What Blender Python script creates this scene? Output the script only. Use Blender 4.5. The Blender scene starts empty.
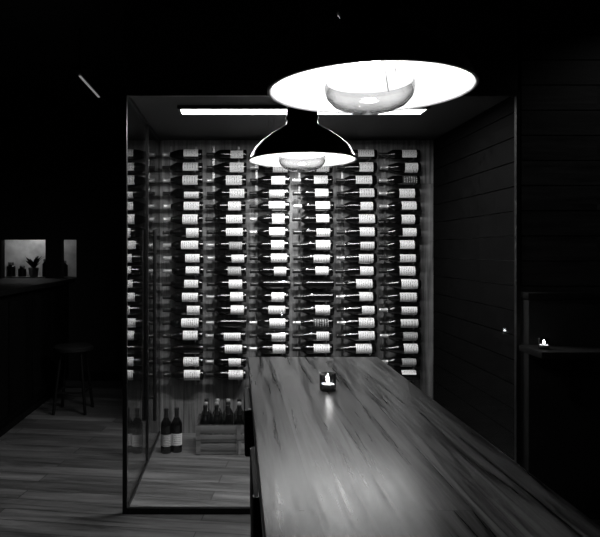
import bpy, bmesh, math, random
from mathutils import Matrix, Vector
random.seed(7)
scene=bpy.context.scene
scene.view_settings.view_transform='Standard'
H=1.38

# ---------------------------------------------------------------- materials
def new_mat(name):
    m=bpy.data.materials.new(name); m.use_nodes=True
    nt=m.node_tree; b=nt.nodes['Principled BSDF']; return m,nt,b
def N(nt,t,**kw):
    n=nt.nodes.new(t)
    for k,v in kw.items(): setattr(n,k,v)
    return n
def math_n(nt,op,a,b=None):
    n=N(nt,'ShaderNodeMath',operation=op)
    for i,v in enumerate((a,b)):
        if v is None: continue
        if isinstance(v,(int,float)): n.inputs[i].default_value=v
        else: nt.links.new(v,n.inputs[i])
    return n.outputs[0]
def g(v): return (v,v,v,1)
def plain(name,v,rough=.5,metal=0,var=.15,scale=20,spec=.5):
    m,nt,b=new_mat(name)
    tc=N(nt,'ShaderNodeTexCoord'); no=N(nt,'ShaderNodeTexNoise'); no.inputs['Scale'].default_value=scale
    no.inputs['Detail'].default_value=4
    nt.links.new(tc.outputs['Object'],no.inputs['Vector'])
    r=N(nt,'ShaderNodeValToRGB'); r.color_ramp.elements[0].color=g(v*(1-var)); r.color_ramp.elements[1].color=g(min(1,v*(1+var)))
    r.color_ramp.elements[0].position=.3; r.color_ramp.elements[1].position=.7
    nt.links.new(no.outputs['Fac'],r.inputs[0]); nt.links.new(r.outputs[0],b.inputs['Base Color'])
    b.inputs['Roughness'].default_value=rough; b.inputs['Metallic'].default_value=metal
    b.inputs['Specular IOR Level'].default_value=spec
    return m
def wood(name,v1,v2,pw,pl,rot=0,rough=.35,mortar=.003,grain=.6,coat=0,gscale=14,bump=.15,spec=.5,lo=.32,hi=.68,rvar=.25):
    m,nt,b=new_mat(name)
    tc=N(nt,'ShaderNodeTexCoord'); mp=N(nt,'ShaderNodeMapping')
    mp.inputs['Rotation'].default_value=rot if isinstance(rot,tuple) else (0,0,rot)
    nt.links.new(tc.outputs['Object'],mp.inputs['Vector'])
    br=N(nt,'ShaderNodeTexBrick')
    br.inputs['Color1'].default_value=g(v1); br.inputs['Color2'].default_value=g(v2)
    br.inputs['Mortar'].default_value=g(v1*.15); br.inputs['Scale'].default_value=1
    br.inputs['Mortar Size'].default_value=mortar; br.inputs['Brick Width'].default_value=pl
    br.inputs['Row Height'].default_value=pw; br.inputs['Bias'].default_value=0
    br.offset=.37
    nt.links.new(mp.outputs[0],br.inputs['Vector'])
    m2=N(nt,'ShaderNodeMapping'); m2.inputs['Scale'].default_value=(1.1,gscale,gscale)
    nt.links.new(mp.outputs[0],m2.inputs['Vector'])
    add=N(nt,'ShaderNodeVectorMath',operation='ADD')
    sc=N(nt,'ShaderNodeVectorMath',operation='SCALE'); sc.inputs['Scale'].default_value=90/max(v1,v2)*.3
    nt.links.new(br.outputs['Color'],sc.inputs[0]); nt.links.new(sc.outputs[0],add.inputs[1]); nt.links.new(m2.outputs[0],add.inputs[0])
    no=N(nt,'ShaderNodeTexNoise'); no.inputs['Scale'].default_value=1.6; no.inputs['Detail'].default_value=7
    no.inputs['Roughness'].default_value=.65; no.inputs['Distortion'].default_value=.6
    nt.links.new(add.outputs[0],no.inputs['Vector'])
    r=N(nt,'ShaderNodeValToRGB'); r.color_ramp.elements[0].position=lo; r.color_ramp.elements[1].position=hi
    r.color_ramp.elements[0].color=g(1-grain); r.color_ramp.elements[1].color=g(1+grain*.6)
    nt.links.new(no.outputs['Fac'],r.inputs[0])
    mx=N(nt,'ShaderNodeMix',data_type='RGBA',blend_type='MULTIPLY'); mx.inputs['Factor'].default_value=1
    nt.links.new(br.outputs['Color'],mx.inputs['A']); nt.links.new(r.outputs[0],mx.inputs['B'])
    nt.links.new(mx.outputs['Result'],b.inputs['Base Color'])
    rr=math_n(nt,'MULTIPLY_ADD',no.outputs['Fac'],rvar); rr.node.inputs[2].default_value=rough-rvar/2
    nt.links.new(rr,b.inputs['Roughness'])
    bp=N(nt,'ShaderNodeBump'); bp.inputs['Strength'].default_value=bump; bp.inputs['Distance'].default_value=.002
    nt.links.new(no.outputs['Fac'],bp.inputs['Height']); nt.links.new(bp.outputs[0],b.inputs['Normal'])
    b.inputs['Coat Weight'].default_value=coat; b.inputs['Coat Roughness'].default_value=.15
    b.inputs['Specular IOR Level'].default_value=spec
    return m
def glass(name,f0=.04,tint=.97,rough=0,edge=None):
    m,nt,b=new_mat(name); nt.nodes.remove(b); out=nt.nodes['Material Output']
    lw=N(nt,'ShaderNodeLayerWeight'); lw.inputs['Blend'].default_value=.5
    p=math_n(nt,'POWER',lw.outputs['Facing'],5); f=math_n(nt,'MULTIPLY_ADD',p,1-f0); f.node.inputs[2].default_value=f0
    t=N(nt,'ShaderNodeBsdfTransparent'); t.inputs[0].default_value=g(tint)
    if edge is not None:   # longer path through the glass wall towards its silhouette
        r=N(nt,'ShaderNodeValToRGB'); r.color_ramp.elements[0].color=g(tint); r.color_ramp.elements[1].color=g(edge)
        r.color_ramp.elements[0].position=.35; r.color_ramp.elements[1].position=.9
        nt.links.new(lw.outputs['Facing'],r.inputs[0]); nt.links.new(r.outputs[0],t.inputs[0])
    gl=N(nt,'ShaderNodeBsdfGlossy'); gl.inputs['Roughness'].default_value=rough
    mx=N(nt,'ShaderNodeMixShader'); nt.links.new(f,mx.inputs[0]); nt.links.new(t.outputs[0],mx.inputs[1]); nt.links.new(gl.outputs[0],mx.inputs[2])
    nt.links.new(mx.outputs[0],out.inputs[0]); return m
def emit(name,s,v=1):
    m,nt,b=new_mat(name); b.inputs['Base Color'].default_value=g(v)
    b.inputs['Emission Color'].default_value=g(1); b.inputs['Emission Strength'].default_value=s; return m
def label_mat(name,base,ink,lines):
    m,nt,b=new_mat(name)
    uv=N(nt,'ShaderNodeUVMap'); sx=N(nt,'ShaderNodeSeparateXYZ'); nt.links.new(uv.outputs[0],sx.inputs[0])
    fr=math_n(nt,'FRACT',math_n(nt,'MULTIPLY',sx.outputs[1],lines))
    line=math_n(nt,'LESS_THAN',fr,.34)
    no=N(nt,'ShaderNodeTexNoise'); no.inputs['Scale'].default_value=5
    mp=N(nt,'ShaderNodeMapping'); mp.inputs['Scale'].default_value=(6,2,1); nt.links.new(uv.outputs[0],mp.inputs[0]); nt.links.new(mp.outputs[0],no.inputs['Vector'])
    blk=math_n(nt,'GREATER_THAN',no.outputs['Fac'],.5)
    inx=math_n(nt,'LESS_THAN',math_n(nt,'ABSOLUTE',math_n(nt,'SUBTRACT',sx.outputs[0],.5)),.3)
    a=math_n(nt,'MULTIPLY',math_n(nt,'MULTIPLY',line,blk),inx)
    mx=N(nt,'ShaderNodeMix',data_type='RGBA'); mx.inputs['A'].default_value=g(base); mx.inputs['B'].default_value=g(ink)
    nt.links.new(a,mx.inputs['Factor']); nt.links.new(mx.outputs['Result'],b.inputs['Base Color'])
    b.inputs['Roughness'].default_value=.6
    return m

M={}
M['floor']=wood('floor_planks',.15,.07,.13,1.7,rot=math.radians(8),rough=.42,mortar=.003,grain=.7)
M['table']=wood('table_wood',.075,.030,.145,3.1,rot=math.radians(90),rough=.32,mortar=.0008,grain=.92,coat=0,gscale=26,spec=.16,lo=.40,hi=.60,bump=.03,rvar=.4)
M['dark']=plain('dark_plaster',.010,.8)
M['ceil']=plain('ceiling_paint',.010,.85)
M['bulk']=plain('bulkhead_paint',.008,.7)
M['cellar']=wood('cellar_back_wood',.20,.12,.25,3,rot=(0,math.radians(90),0),rough=.6,mortar=.001,grain=.8,gscale=24)
M['panel']=wood('panel_wood',.0028,.002,5,1.9,rot=(math.radians(90),0,0),rough=.8,mortar=0,grain=.6,spec=.03)  # cellar side of the boards, its shade put into the colour
M['panel_f']=wood('panel_wood_front',.03,.018,.133,1.9,rot=(math.radians(90),0,0),rough=.5,mortar=0,grain=.7,spec=.3)  # lighter copy for the front boards, standing in for light on them
M['black']=plain('black_metal',.008,.4,.4)
M['steel']=plain('brushed_steel',.3,.35,1)
M['enamel_out']=plain('black_enamel',.008,.28,0,var=.05)
M['enamel_in']=plain('white_enamel',.80,.45,0,var=.01)
M['glass']=glass('clear_glass',.05)
M['sideglass']=glass('door_glass',.07)
M['bowl']=glass('lamp_glass',.10,.60,.02,edge=.12)
M['strip']=emit('led_diffuser',9)
M['rail']=emit('rail_diffuser',.2)
M['bulb']=emit('bulb_glow',30)
M['flame']=emit('flame',60)
M['wax']=plain('wax',.8,.5)
M['votive']=glass('votive_glass',.09,.65,edge=.12)
M['bottle']=plain('bottle_glass',.003,.10,0,var=.1,spec=.8)
M['foil_d']=plain('foil_dark',.03,.3,.5)
M['foil_l']=plain('foil_light',.6,.3,.6)
M['lab_w']=label_mat('label_white',.9,.08,9)
M['lab_c']=label_mat('label_cream',.72,.1,6)
M['lab_g']=label_mat('label_grey',.28,.8,7)
M['lab_k']=label_mat('label_black',.03,.7,6)
M['crate']=wood('crate_wood',.24,.16,.1,1,rough=.7,grain=.5,rot=(math.radians(90),0,0))
M['bar']=wood('bar_wood',.004,.0025,.2,2,rot=(0,math.radians(90),0),rough=.7,grain=.5,spec=.05)
M['ledge']=plain('ledge_wood',.006,.7,spec=.06)
M['leather']=plain('dark_leather',.010,.6,0,var=.3,scale=6,spec=.15)
M['ceramic']=plain('ceramic',.3,.4)
M['leaf']=plain('leaf',.03,.5)
M['kitchen']=plain('kitchen_tile',.6,.5,var=.4,scale=5)

# ---------------------------------------------------------------- mesh builder
class MB:
    def __init__(s,name,mats):
        s.name=name; s.mats=mats; s.bm=bmesh.new(); s.uv=s.bm.loops.layers.uv.new('UVMap')
    def face(s,vs,mi,smooth=False):
        try: f=s.bm.faces.new(vs)
        except ValueError: return None
        f.material_index=mi; f.smooth=smooth; return f
    def box(s,x0,x1,y0,y1,z0,z1,mi=0,mat=None,bev=0):
        c=[(x0,y0,z0),(x1,y0,z0),(x1,y1,z0),(x0,y1,z0),(x0,y0,z1),(x1,y0,z1),(x1,y1,z1),(x0,y1,z1)]
        vs=[s.bm.verts.new(mat@Vector(p) if mat else p) for p in c]
        fs=[s.face([vs[i] for i in q],mi) for q in ((3,2,1,0),(4,5,6,7),(0,1,5,4),(1,2,6,5),(2,3,7,6),(3,0,4,7))]
        if bev:
            es=list({e for f in fs for e in f.edges})
            r=bmesh.ops.bevel(s.bm,geom=es,offset=bev,segments=2,affect='EDGES',profile=.5)
            for f in r['faces']: f.material_index=mi
        return s
    def lathe(s,prof,mat=None,seg=24,mi=0,mfun=None,arc=None,smooth=True):
        mat=mat or Matrix(); rings=[]
        full=arc is None
        a0,a1=(0,2*math.pi) if full else arc
        n=seg if full else seg+1
        for r,z in prof:
            if r<1e-6: rings.append([s.bm.verts.new(mat@Vector((0,0,z)))])
            else: rings.append([s.bm.verts.new(mat@Vector((r*math.cos(a0+(a1-a0)*i/seg),r*math.sin(a0+(a1-a0)*i/seg),z))) for i in range(n)])
        for k in range(len(rings)-1):
            A,B=rings[k],rings[k+1]; m=mfun(k) if mfun else mi
            for i in range(seg):
                j=(i+1)%n if full else i+1
                if len(A)==1 and len(B)==1: continue
                if len(A)==1: q=[A[0],B[j],B[i]]
                elif len(B)==1: q=[A[i],A[j],B[0]]
                else: q=[A[i],A[j],B[j],B[i]]
                f=s.face(q,m,smooth)
                if f and not full and len(q)==4:
                    L=list(f.loops); uvs=[(i/seg,k/(len(prof)-1)),((i+1)/seg,k/(len(prof)-1)),((i+1)/seg,(k+1)/(len(prof)-1)),(i/seg,(k+1)/(len(prof)-1))]
                    for l,u in zip(L,uvs): l[s.uv].uv=u
        return s
    def rod(s,p0,p1,r,mi=0,seg=8,r1=None):
        p0=Vector(p0);p1=Vector(p1);d=p1-p0;L=d.length
        q=d.to_track_quat('Z','Y').to_matrix().to_4x4(); m=Matrix.Translation(p0)@q
        r1=r if r1 is None else r1
        s.lathe([(0,0),(r,0),(r1,L),(0,L)],m,seg,mi,smooth=True); return s
    def done(s,loc=None,parent=None,autosm=True):
        bmesh.ops.recalc_face_normals(s.bm,faces=s.bm.faces)
        me=bpy.data.meshes.new(s.name); s.bm.to_mesh(me); s.bm.free()
        for m in s.mats: me.materials.append(M[m])
        o=bpy.data.objects.new(s.name,me); scene.collection.objects.link(o)
        if autosm and hasattr(me,'set_sharp_from_angle'): me.set_sharp_from_angle(angle=math.radians(40))
        if loc: o.location=loc
        if parent: o.parent=parent
        return o
def empty(name,loc=(0,0,0)):
    e=bpy.data.objects.new(name,None); e.location=loc; scene.collection.objects.link(e); e.empty_display_size=.1; return e
def light(name,kind,loc,energy,parent=None,**kw):
    l=bpy.data.lights.new(name,kind); l.energy=energy
    for k,v in kw.items(): setattr(l,k,v)
    o=bpy.data.objects.new(name,l); o.location=loc; scene.collection.objects.link(o)
    if parent: o.parent=parent
    return o
T=Matrix.Translation

# ---------------------------------------------------------------- shell
YF=3.28; YB=4.70; XL=-.605; XR=1.48; ZC=2.22; CZ=2.95; YW=6.6
MB('floor',['floor']).box(-3.4,3.4,-2.2,8,-.1,0).done()
MB('ceiling',['ceil']).box(-3.4,3.4,-2.2,8,CZ,CZ+.1).done()
MB('wall_left',['dark']).box(-3.5,-3.4,-2.2,8,0,CZ).done()
MB('wall_right',['dark']).box(3.4,3.5,-2.2,8,0,CZ).done()
MB('wall_front',['dark']).box(-3.4,3.4,-2.3,-2.2,0,CZ).done()
w=MB('wall_back',['dark'])
w.box(-3.4,-2.52,YW,YW+.1,0,CZ).box(-2.52,-1.72,YW,YW+.1,0,1.09).box(-2.52,-1.72,YW,YW+.1,1.5,CZ)
w.box(-2.05,-1.88,YW,YW+.1,1.09,1.5).box(-1.72,3.4,YW,YW+.1,0,CZ); w.done()
w=MB('wall_kitchen',['kitchen'])
w.box(-3.2,-1.2,7.6,7.7,0,CZ).box(-3.3,-3.2,YW+.1,7.7,0,CZ).box(-1.2,-1.1,YW+.1,7.7,0,CZ); w.done()
MB('wall_cellar_back',['cellar']).box(XL,XR,YB,YB+.15,0,ZC).done()
MB('ceiling_cellar',['bulk']).box(XL,XR,YF,YB+.15,ZC,CZ).done()

# panelled block
w=MB('wall_panelled',['black','panel','panel_f'])
w.box(XR+.02,3.4,YF+.02,YB+.15,0,CZ)
bh=.133; z=0
while z<CZ-.01:
    z1=min(z+bh-.006,CZ)
    w.box(XR+.002,XR+.02,YF+.0,YB,z,z1,1)
    w.box(XR+.002,3.4,YF,YF+.02,z,z1,2)
    z+=bh
w.done()
MB('baseboard_back',['black']).box(-1.68,XL,YW-.015,YW,0,.1).done()

# ---------------------------------------------------------------- glass enclosure
ge=empty('glass_partition',(0,0,0))
f=MB('steel_frame',['black'])
t=.022
f.box(XL-.001,XL+t,YF-.03,YF-.005,0,ZC,0,bev=.002)
f.box(XL,XL+.015,YB-.018,YB-.002,0,ZC)
f.box(XL+t,XR,YF-.03,YF-.005,0,.03).box(XL+t,XR,YF-.03,YF-.005,ZC-.025,ZC)
f.box(XL,XL+.02,YF-.005,YB-.018,0,.02).box(XL,XL+.02,YF-.005,YB-.018,ZC-.02,ZC-.001)
f.box(XR-.02,XR,YF-.03,YF-.005,.03,ZC-.025)
f.box(XL,XL+.022,4.02,4.05,.02,ZC-.02)
f.done(parent=ge)
f=MB('glass_panes',['glass','sideglass'])
f.box(XL+t,XR-.02,YF-.02,YF-.012,.03,ZC-.025)
f.box(XL+.006,XL+.014,YF-.005,4.02,.02,ZC-.02,1).box(XL+.006,XL+.014,4.05,YB-.018,.02,ZC-.02,1)
f.done(parent=ge)
f=MB('door_handle',['black'])
f.rod((XL+.05,4.13,.25),(XL+.05,4.13,1.52),.012,seg=14)
for zz in (.4,1.37): f.rod((XL+.012,4.13,zz),(XL+.05,4.13,zz),.008)
f.rod((XL-.035,4.13,.25),(XL-.035,4.13,1.52),.012,seg=14)
for zz in (.4,1.37): f.rod((XL+.008,4.13,zz),(XL-.035,4.13,zz),.008)
f.done(parent=ge)

# cellar strip light
sl=empty('ceiling_strip_light',(0,0,0))
S0,S1=3.59,3.73
MB('housing',['black']).box(-.35,1.11,S0-.015,S0,2.2,ZC).box(-.35,1.11,S1,S1+.015,2.2,ZC).box(-.35,-.335,S0,S1,2.2,ZC).box(1.095,1.11,S0,S1,2.2,ZC).done(parent=sl)
MB('diffuser',['strip']).box(-.335,1.095,S0,S1,2.203,ZC-.002).done(parent=sl)
a=light('strip_lamp','AREA',(.38,(S0+S1)/2,2.198),46,sl,shape='RECTANGLE',size=1.42,size_y=.13)

# ---------------------------------------------------------------- bottles
P1=[(0,.006),(.028,.001),(.035,.0),(.0372,.004),(.0375,.012),(.0375,.185),(.0365,.197),(.032,.21),(.022,.226),(.016,.238),(.0145,.25),(.014,.283),(.0158,.285),(.0158,.296),(.0135,.30),(0,.30)]
P2=[(0,.006),(.03,.001),(.037,.0),(.0395,.004),(.0398,.012),(.0398,.15),(.038,.168),(.032,.195),(.024,.22),(.0175,.24),(.0148,.255),(.014,.283),(.0155,.285),(.0155,.293),(.0135,.296),(0,.296)]
def add_bottle(mb,mat,burg=False,foil=1,lab=3,l0=.035,l1=.14,arc=1.2,seg=22):
    P=P2 if burg else P1
    mb.lathe(P,mat,seg,mfun=lambda k: foil if k>=9 else 0)
    r=(.0398 if burg else .0375)+.0007
    if lab is not None:
        l1=min(l1,.150 if burg else .184)
        mb.lathe([(r,l0),(r,(l0+l1)/2),(r,l1)],mat,12,mi=lab,arc=(-arc,arc))
BM=['bottle','foil_d','foil_l','lab_w','lab_c','lab_g','lab_k']
mb=MB('racked_wine_bottles',BM)
rk=MB('wine_rack',['steel','black'])
XE=-.262; CS=.3235; RS=.0968; Z0=2.10; BY=YB-.065
base=Matrix(((0,0,-1,0),(-1,0,0,0),(0,1,0,0),(0,0,0,1)))
for c in range(6):
    xe=XE+c*CS
    for rx in (.055,.245):
        rk.box(xe-rx-.008,xe-rx+.008,YB-.014,YB-.002,Z0-17*RS-.09,Z0+.07,0)
    for r in range(18):
        z=Z0-r*RS
        for rx in (.055,.245):
            rr=.0405 if rx<.1 else .0195
            x=xe-rx
            rk.rod((x,YB-.012,z-rr-.003),(x,BY-.045,z-rr-.003),.0028,0,6)
            rk.rod((x,BY-.045,z-rr-.003),(x,BY-.05,z-rr+.008),.0028,0,6)
        if random.random()<.01: continue
        burg=random.random()<.35
        p=random.random()
        lab=3 if p<.72 else 4 if p<.87 else 5 if p<.91 else 6 if p<.95 else None
        roll=random.gauss(.12,.22)
        if random.random()<.06: roll+=random.choice((-1.2,1.4))
        m=T((xe+random.uniform(-.006,.006),BY,z))@base@Matrix.Rotation(roll,4,'Z')
        l0=random.uniform(.02,.038)
        add_bottle(mb,m,burg,2 if random.random()<.45 else 1,lab,l0,l0+random.uniform(.09,.13),arc=random.uniform(.8,1.25))
mb.done(); rk.done()

for k,(x,y) in enumerate(((-.492,4.25),(-.422,4.27))):
    b=MB('wine_bottle',BM); add_bottle(b,Matrix.Rotation(math.radians(-80),4,'Z'),False,1,4 if k else 5,.05,.13,1.2,28)
    b.done(loc=(x,y,0))

# crate
cx0,cx1,cy0,cy1=-.285,.32,4.20,4.50
c=MB('wooden_crate',['crate','black'])
c.box(cx0,cx1,cy0,cy1,.005,.02)
for zz in ((.02,.075),(.08,.135),(.14,.20)):
    c.box(cx0,cx1,cy0,cy0+.012,*zz,bev=.001).box(cx0,cx1,cy1-.012,cy1,*zz)
    c.box(cx0,cx0+.012,cy0+.012,cy1-.012,*zz).box(cx1-.012,cx1,cy0+.012,cy1-.012,*zz)
for x in (cx0,-.01,cx1-.03): c.box(x,x+.03,cy0-.008,cy0,.0,.20)
for x in (cx0,cx1-.03): c.box(x,x+.03,cy0-.008,cy1,0,.005)
c.done()
b=MB('crated_wine_bottles',BM)
for r,y in enumerate((4.26,4.35,4.44)):
    for k in range(7):
        x=-.225+k*.078
        add_bottle(b,T((x,y,.0202))@Matrix.Rotation(math.radians(-90+random.uniform(-20,20)),4,'Z'),False,random.choice((1,1,2)),random.choice((3,4,5)),.06,.15,1.1,20)
b.done()

# ---------------------------------------------------------------- table
TX0,TX1,TY0,TY1,TZ=.045,.633,.30,2.81,.90
t=MB('bar_table',['table','black'])
t.box(TX0,TX1,TY0,TY1,TZ-.045,TZ,0,bev=.003)
t.box(TX0+.03,TX1-.03,TY0+.1,TY1-.06,TZ-.11,TZ-.045,1)
for y0 in (TY0+.1,TY1-.16):
    t.box(TX0+.01,TX0+.09,y0,y0+.08,0,TZ-.11,1).box(TX1-.09,TX1-.01,y0,y0+.08,0,TZ-.11,1)
    t.box(TX0+.09,TX1-.09,y0+.02,y0+.06,.12,.18,1)
t.box(TX0+.27,TX0+.32,TY0+.16,TY1-.14,.13,.17,1)
t.done()

def chair(name,loc,seat_h=.60,back_top=.835,back=True,rot=0):
    c=MB(name,['black','leather'])
    c.box(-.18,.19,-.19,.19,seat_h-.02,seat_h+.02,1,bev=.008)
    for sy in (-.165,.165):
        c.rod((-.17,sy,0),(-.155,sy,seat_h-.02),.014,0,10); c.rod((.19,sy,0),(.165,sy,seat_h-.02),.014,0,10)
        c.rod((-.165,sy,.18),(.185,sy,.18),.009,0,8)
        if back: c.rod((-.165,sy,seat_h),(-.2,sy,back_top),.013,0,10)
    for sx in (-.166,.186): c.rod((sx,-.165,.24),(sx,.165,.24),.009,0,8)
    if back:
        c.box(-.212,-.188,-.18,.18,back_top-.16,back_top,1,bev=.006)
    o=c.done(loc=loc); o.rotation_euler[2]=rot; return o
chair('counter_chair',(.235,2.30,0))
chair('counter_chair',(.245,1.55,0))

# bar stool far left
s=MB('bar_stool',['black','leather'])
s.lathe([(0,.52),(.15,.52),(.17,.53),(.17,.555),(.15,.57),(0,.575)],None,28,1)
for k in range(4):
    a=math.pi/4+k*math.pi/2
    s.rod((.19*math.cos(a),.19*math.sin(a),0),(.12*math.cos(a),.12*math.sin(a),.52),.013,0,10)
for k in range(4):
    a=math.pi/4+k*math.pi/2; b2=a+math.pi/2
    s.rod((.165*math.cos(a),.165*math.sin(a),.18),(.165*math.cos(b2),.165*math.sin(b2),.18),.008,0,8)
s.done(loc=(-1.42,5.35,0))

# bar counter
b=MB('bar_counter',['bar','ledge'])
b.box(-2.35,-1.72,3.0,6.3,.1,1.06,0).box(-2.33,-1.76,3.05,6.28,0,.1,1).box(-2.4,-1.66,2.95,6.34,1.06,1.10,1,bev=.004)
for k in range(6): 
    y=3.05+k*.53
    b.box(-1.72,-1.705,y,y+.49,.16,1.0,0,bev=.003)
b.done()

# ---------------------------------------------------------------- pendants
def pendant(loc,energy):
    x,y,zr=loc
    e=empty('pendant_lamp',loc)
    out=[(.0,.262),(.022,.262),(.026,.24),(.048,.236),(.056,.225),(.058,.165),(.064,.155),(.058,.148),(.060,.13),(.078,.118),(.115,.098),(.15,.073),(.178,.045),(.193,.02),(.199,.004),(.204,.002),(.204,-.003),(.199,-.004)]
    inn=[(.195,0),(.189,.018),(.174,.042),(.147,.069),(.113,.093),(.076,.113),(.05,.122),(0,.122)]
    s=MB('shade',['enamel_out','enamel_in'])
    s.lathe(out+inn,None,72,mfun=lambda k:0 if k<len(out)-2 else 1)
    o=s.done(parent=e,autosm=False)
    n=MB('cord_and_canopy',['black'])
    L=CZ-zr
    n.lathe([(0,.262),(.006,.262),(.006,L-.035),(.03,L-.033),(.055,L-.02),(.06,L),(0,L)],None,20)
    n.done(parent=e)
    gb=MB('glass_bowl',['bowl','steel'])
    gb.lathe([(.084,.014),(.088,.012),(.090,.006),(.089,-.004),(.083,-.018),(.070,-.031),(.05,-.040),(.025,-.045),(0,-.046)],None,56,0)
    for k in range(3):
        a=k*2.094+.9
        gb.rod((.087*math.cos(a),.087*math.sin(a),.012),(.05*math.cos(a),.05*math.sin(a),.121),.0012,1,6)
    gb.done(parent=e,autosm=False)
    b=MB('bulb',['bulb','steel'])
    b.lathe([(.0,.045),(.012,.047),(.021,.055),(.024,.066),(.021,.078),(.015,.088),(.013,.094)],None,24,0)
    b.lathe([(.0135,.094),(.0145,.098),(.0145,.115),(0,.122)],None,16,1)
    b.done(parent=e)
    light('lamp_light','POINT',(0,0,.03),energy,e,shadow_soft_size=.012)
    return e
pendant((.262,1.235,H+.322),2.8)
pendant((.242,2.34,H+.345),3.2)

# ---------------------------------------------------------------- candles
def candle(loc,energy,s=1):
    e=empty('votive_candle',loc)
    r=.029*s
    g1=MB('glass_holder',['votive'])
    g1.lathe([(0,0),(r*.92,0),(r*.96,.004),(r,.058*s),(r*.93,.058*s),(r*.88,.009),(0,.009)],None,4*8,0); g1.done(parent=e)
    c=MB('wax_and_wick',['wax','black'])
    c.lathe([(0,.0095),(r*.84,.0095),(r*.84,.022*s),(r*.7,.0215*s),(0,.02*s)],None,24,0)
    c.rod((0,0,.02*s),(0,0,.028*s),.001,1,6); c.done(parent=e)
    f=MB('flame',['flame'])
    f.lathe([(0,.026*s),(.004*s,.029*s),(.0055*s,.034*s),(.004*s,.041*s),(.0015*s,.047*s),(0,.05*s)],None,14,0); f.done(parent=e)
    light('candle_light','POINT',(0,0,.036*s),energy,e,shadow_soft_size=.006)
candle((.31,2.14,TZ),.7)

MB('banquette_backrest',['leather','ledge']).box(1.49,3.3,YF-.10,YF-.002,.0,1.13,0,bev=.01).box(1.485,3.3,YF-.11,YF-.002,1.131,1.165,1,bev=.004).done()
lg=MB('drink_ledge',['ledge'])
lg.box(1.44,3.3,2.94,YF-.101,.868,.90,0,bev=.004)
for x in (1.7,2.4,3.1): lg.box(x,x+.03,3.0,YF-.101,.80,.868).box(x,x+.03,YF-.14,YF-.101,.62,.80)
lg.done()
candle((1.50,3.04,.90),.3,.9)

# ---------------------------------------------------------------- kitchen pass items
k=MB('kitchen_shelf',['steel']); k.box(-3.19,-1.21,6.95,7.3,1.05,1.09).box(-3.15,-3.1,6.97,7.28,0,1.05).box(-1.3,-1.25,6.97,7.28,0,1.05).done()
pl=MB('potted_plant',['ceramic','leaf'])
pl.lathe([(0,0),(.045,0),(.06,.1),(.055,.1),(.05,.085),(0,.085)],None,20,0)
for i in range(26):
    a=random.uniform(0,6.28); l=random.uniform(.08,.16); t_=random.uniform(.2,1)
    p0=Vector((0,0,.08)); p1=Vector((math.cos(a)*l*t_*.5,math.sin(a)*l*t_*.5,.08+l*.7)); p2=Vector((math.cos(a)*l*t_,math.sin(a)*l*t_,.08+l))
    sd=Vector((-math.sin(a),math.cos(a),0))*.018
    v=[pl.bm.verts.new(q) for q in (p0,p1+sd,p2,p1-sd)]; pl.face(v,1)
pl.done(loc=(-2.34,7.1,1.09))
for nm,x,h,r in (('storage_jar',-2.6,.16,.05),('storage_jar',-2.47,.12,.045),('storage_jar',-2.2,.2,.04),('storage_jar',-2.0,.18,.05)):
    j=MB(nm,['black','steel']); j.lathe([(0,0),(r,0),(r,h*.7),(r*.6,h*.8),(r*.6,h*.85)],None,20,0).lathe([(0,h),(r*.65,h),(r*.68,h*.85),(0,h*.85)],None,20,1); j.done(loc=(x,7.1,1.09))
kl=empty('kitchen_pendant',(-2.5,7.35,1.68))
MB('globe',['bulb']).lathe([(0,-.05),(.037,-.037),(.05,0),(.037,.037),(0,.05)],None,20).done(parent=kl)
MB('cord',['black']).rod((0,0,.05),(0,0,CZ-1.68),.005).done(parent=kl)

# left ceiling rail light
r=MB('track_light',['black','rail'])
r.box(-1.13,-1.09,4.2,5.1,2.61,2.64,0).box(-1.117,-1.103,4.35,4.95,2.605,2.61,1)
r.rod((-1.11,4.35,2.64),(-1.11,4.35,CZ),.006).rod((-1.11,4.95,2.64),(-1.11,4.95,CZ),.006)
r.done()

def fill_spot(x,y,energy,ang=70,z=CZ,tilt=0):  # added spot with a ring, a helper to brighten one area
    e=empty('ceiling_downlight',(x,y,z))
    MB('trim_ring',['black']).lathe([(.05,-.001),(.065,-.001),(.065,-.012),(.05,-.012),(.045,-.001)],None,28).done(parent=e)
    l=light('spot','SPOT',(0,0,-.03),energy,e,spot_size=math.radians(ang),spot_blend=.9,shadow_soft_size=.04)
    l.rotation_euler[0]=math.radians(tilt)
fill_spot(-1.0,2.9,7,60)  # added out of view to light the left floor
fill_spot(-1.0,5.2,2,60)  # weaker added spot for the far left floor
fill_spot(2.3,2.6,8,130)  # added wide wash to give the right front boards a sheen
fill_spot(.42,4.22,75,62,z=ZC,tilt=32)  # added to make a bright patch on the centre bottles, ring hidden

w=bpy.data.worlds.new('world'); scene.world=w; w.use_nodes=True
w.node_tree.nodes['Background'].inputs[0].default_value=g(1); w.node_tree.nodes['Background'].inputs[1].default_value=.0

cam=bpy.data.cameras.new('camera'); co=bpy.data.objects.new('camera',cam); scene.collection.objects.link(co)
co.location=(0,0,H); co.rotation_euler=(math.radians(90),0,0)
cam.sensor_width=36; cam.lens=620/600*36; cam.shift_x=62/600; cam.shift_y=-17.5/600; cam.clip_start=.05
scene.camera=co
